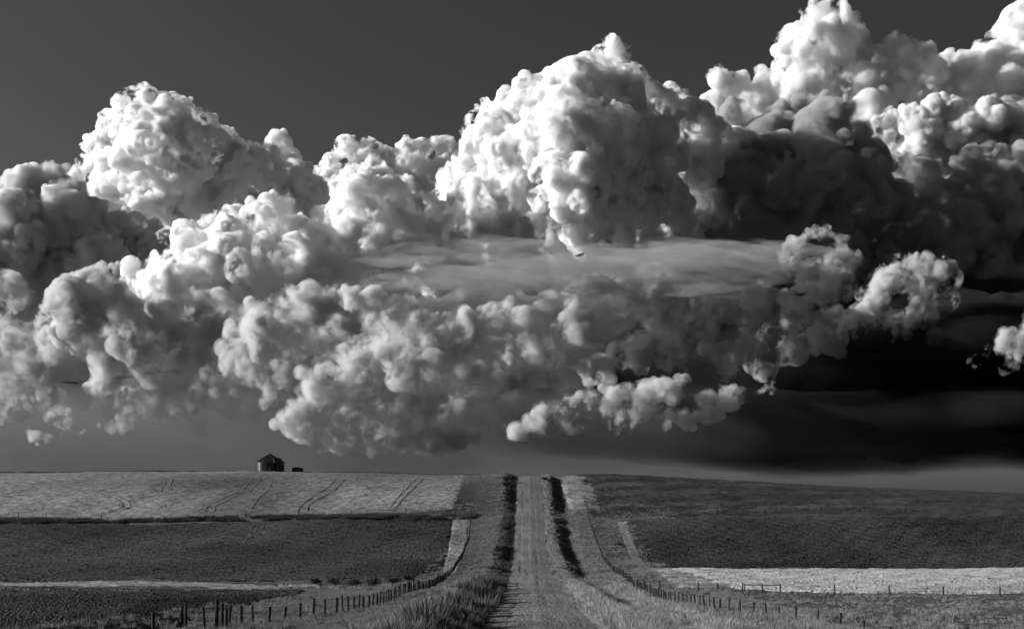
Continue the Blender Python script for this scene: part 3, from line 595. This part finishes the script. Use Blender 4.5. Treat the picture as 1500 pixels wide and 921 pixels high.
def cloud_mat(name, mfp, col, size, lo, hi, det=6, rough=.66, stretch=(1, 1, 1), step=.25):
    """vapour of mean free path mfp metres, broken up by fractal density"""
    m = bpy.data.materials.new(name); m.use_nodes = True; t = m.node_tree; t.nodes.clear(); N = t.nodes; L = t.links.new
    o = N.new('ShaderNodeOutputMaterial'); v = N.new('ShaderNodeVolumePrincipled'); v.inputs['Color'].default_value = (col, col, col, 1)
    tc = N.new('ShaderNodeTexCoord'); mp = N.new('ShaderNodeMapping'); mp.inputs['Scale'].default_value = stretch
    n = N.new('ShaderNodeTexNoise'); n.inputs['Scale'].default_value = 1 / size; n.inputs['Detail'].default_value = det; n.inputs['Roughness'].default_value = rough
    r = N.new('ShaderNodeMapRange'); r.inputs[1].default_value = lo; r.inputs[2].default_value = hi; r.inputs[3].default_value = 0; r.inputs[4].default_value = 1 / mfp
    L(tc.outputs['Object'], mp.inputs[0]); L(mp.outputs[0], n.inputs['Vector']); L(n.outputs[0], r.inputs[0]); L(r.outputs[0], v.inputs['Density']); L(v.outputs[0], o.inputs['Volume'])
    m.cycles.volume_step_rate = step
    return m

CM = {'mantle': cloud_mat('cloud_mantle', 32, .85, 300, .49, .74, 6, .65),
      'haze': cloud_mat('cloud_distant', 34, .97, 420, .45, .62, 6, .62),
      'white': cloud_mat('cloud_white', 12, 1.0, 240, .475, .60, 8, .68, step=.2),
      'grey': cloud_mat('cloud_grey', 20, .95, 260, .41, .57),
      'grey2': cloud_mat('cloud_dull_shade', 17, .78, 300, .475, .67, 7, .66),  # lowered albedo puts the dimness of shade and haze into the colour
      'soft': cloud_mat('cloud_soft_shade', 17, .82, 300, .475, .67, 7, .66),  # low clouds dimmed by colour, in place of shade and haze
      'dark': cloud_mat('cloud_storm_shade', 28, .66, 320, .43, .62, 4, .6, step=.5),  # pale vapour in shadow, the shadow partly put into its colour
      'black': cloud_mat('cloud_rain_heavy', 120, .05, 800, .3, .65, 4, .6, step=.6),  # near-black colour stands in for the shade at the storm base
      'streak': cloud_mat('cloud_streak', 190, .5, 300, .475, .70, 6, .68, (.34, .6, 1.9), .2),  # grey colour paints this layer as if it lay in shade
      'back': cloud_mat('cloud_layer', 40, .84, 420, .46, .72, 6, .64, step=.35),
      'rain': cloud_mat('rain_haze', 500, .06, 1500, .3, .6, 3, .6, step=1),  # rain haze whose near-black colour stands for the shade there
      'veil': cloud_mat('rain_veil', 1300, .22, 1200, .3, .65, 4, .6, step=1)}

def cloud_body(name, lobes, D, mat, vox, minr, n, grow_by, seed, base=None, fine=True):
    u = D / F
    p, r = grow(lobes, minr, seed, n, fine=fine)
    if mat.name.startswith('cloud_streak'): p[:, 2] = 348 + (p[:, 2] - 348) * .62
    p = warp(p, seed) if not mat.name.startswith(('rain', 'cloud_rain')) else p + .35 * (warp(p, seed) - p); r = r * grow_by
    if base is None: base = np.array([p[:, 0].mean(), 0, p[:, 2].min()])
    me = bpy.data.meshes.new(name); q = ((p - base) * u).astype(np.float32)
    me.vertices.add(len(q)); me.vertices.foreach_set('co', q.ravel())
    a = me.attributes.new('rad', 'FLOAT', 'POINT'); a.data.foreach_set('value', (r * u).astype(np.float32))
    ob = bpy.data.objects.new(name, me); COL.objects.link(ob)
    md = ob.modifiers.new('skin', 'NODES'); md.node_group = skin_group(vox * u)
    ev = ob.evaluated_get(bpy.context.evaluated_depsgraph_get())
    m2 = bpy.data.meshes.new_from_object(ev); ob.modifiers.clear(); ob.data = m2; m2.name = name
    m2.materials.clear(); m2.materials.append(mat)
    bpy.data.meshes.remove(me)
    return ob, base, u

def lens_body(name, D, mat, cx, cy, hw, hh, hd, tilt=.022, e=1.5, ripple=1.0):
    """flat lens of layered cloud with a gently rippled skin"""
    u = D / F; nu, nv = 160, 48
    a, b = np.meshgrid(np.linspace(0, 2 * math.pi, nu, endpoint=False), np.linspace(-math.pi / 2, math.pi / 2, nv), indexing='xy')
    cb = np.clip(np.cos(b), 0, 1); x = hw * cb * np.cos(a); y = hd * cb ** 3 * np.sign(np.sin(a)) * np.abs(np.sin(a)) ** 2.2; z = hh * np.sign(np.sin(b)) * np.abs(np.sin(b)) ** e
    rip = 1 + ripple * (.30 * np.sin(x * .031 + y * .02 + cx) + .26 * np.sin(x * .067 - y * .05 + 1 + cx) + .20 * np.sin(x * .15 + y * .11 + 2) + .12 * np.sin(x * .31 - y * .2 + cx))
    z = z * rip + tilt * x + 6 * np.sin(x * .012 + .5); y = y + 14 * np.sin(x * .03)
    f = []
    idx = np.arange(nu * nv).reshape(nv, nu)
    q = np.stack([idx[:-1], np.roll(idx[:-1], -1, 1), np.roll(idx[1:], -1, 1), idx[1:]], -1).reshape(-1, 4)
    ob = mesh_obj(name, np.stack([x, y, z], -1).reshape(-1, 3) * u, q, mat)
    bm = bmesh.new(); bm.from_mesh(ob.data); bmesh.ops.remove_doubles(bm, verts=bm.verts, dist=.5); bmesh.ops.recalc_face_normals(bm, faces=bm.faces); bm.to_mesh(ob.data); bm.free()
    return ob, np.array([cx - PX0, 0, HY - cy]), u

SHEETS = [(690, 386, 170, 13, -350), (960, 366, 210, 15, 300), (870, 412, 270, 12, -250), (1090, 388, 150, 17, -150), (630, 404, 120, 11, 250), (800, 377, 150, 10, 500), (1010, 402, 180, 11, 450)]
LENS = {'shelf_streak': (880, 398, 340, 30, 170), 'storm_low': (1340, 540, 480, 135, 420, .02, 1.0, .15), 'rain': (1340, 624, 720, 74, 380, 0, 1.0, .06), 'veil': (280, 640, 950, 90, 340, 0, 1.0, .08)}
for i, (key, (D, mk, lobes)) in enumerate(CL.items()):
    big = mk == 'back'; crisp = mk in ('white', 'haze'); frayed = mk in ('soft', 'grey2', 'grey')
    name, label, what = INFO[key]
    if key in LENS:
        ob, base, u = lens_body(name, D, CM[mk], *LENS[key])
        for sx, sy, sw, sh, sd in SHEETS if key == 'shelf_streak' else ():
            o2, b2, _ = lens_body('cloud_sheet', D, CM[mk], sx, sy, sw, sh * 1.2, 150, .01 * math.sin(sx))
            o2.parent = ob; o2.location = ((b2[0] - base[0]) * u, sd, (b2[2] - base[2]) * u)
    elif frayed:      # thin frayed mantle round a denser heart
        ob, base, u = cloud_body(name, lobes, D, CM['mantle'], 4.5, 6, (8, 4), 1.36, i + 1, fine=False)
        core, _, _ = cloud_body('dense_heart', lobes, D, CM[mk], 3.2, 5.0, (14, 8, 5), .97, i + 1, base, fine=False)
        core.parent = ob
    else:
        ob, base, u = cloud_body(name, lobes, D, CM[mk], 8 if big else (2.8 if crisp else 4.0), 9 if big else (4.2 if crisp else 4.5), (40, 10, 6) if crisp else (22, 9, 5), {'white': 1.13, 'haze': 1.08}.get(mk, 1), i + 1)
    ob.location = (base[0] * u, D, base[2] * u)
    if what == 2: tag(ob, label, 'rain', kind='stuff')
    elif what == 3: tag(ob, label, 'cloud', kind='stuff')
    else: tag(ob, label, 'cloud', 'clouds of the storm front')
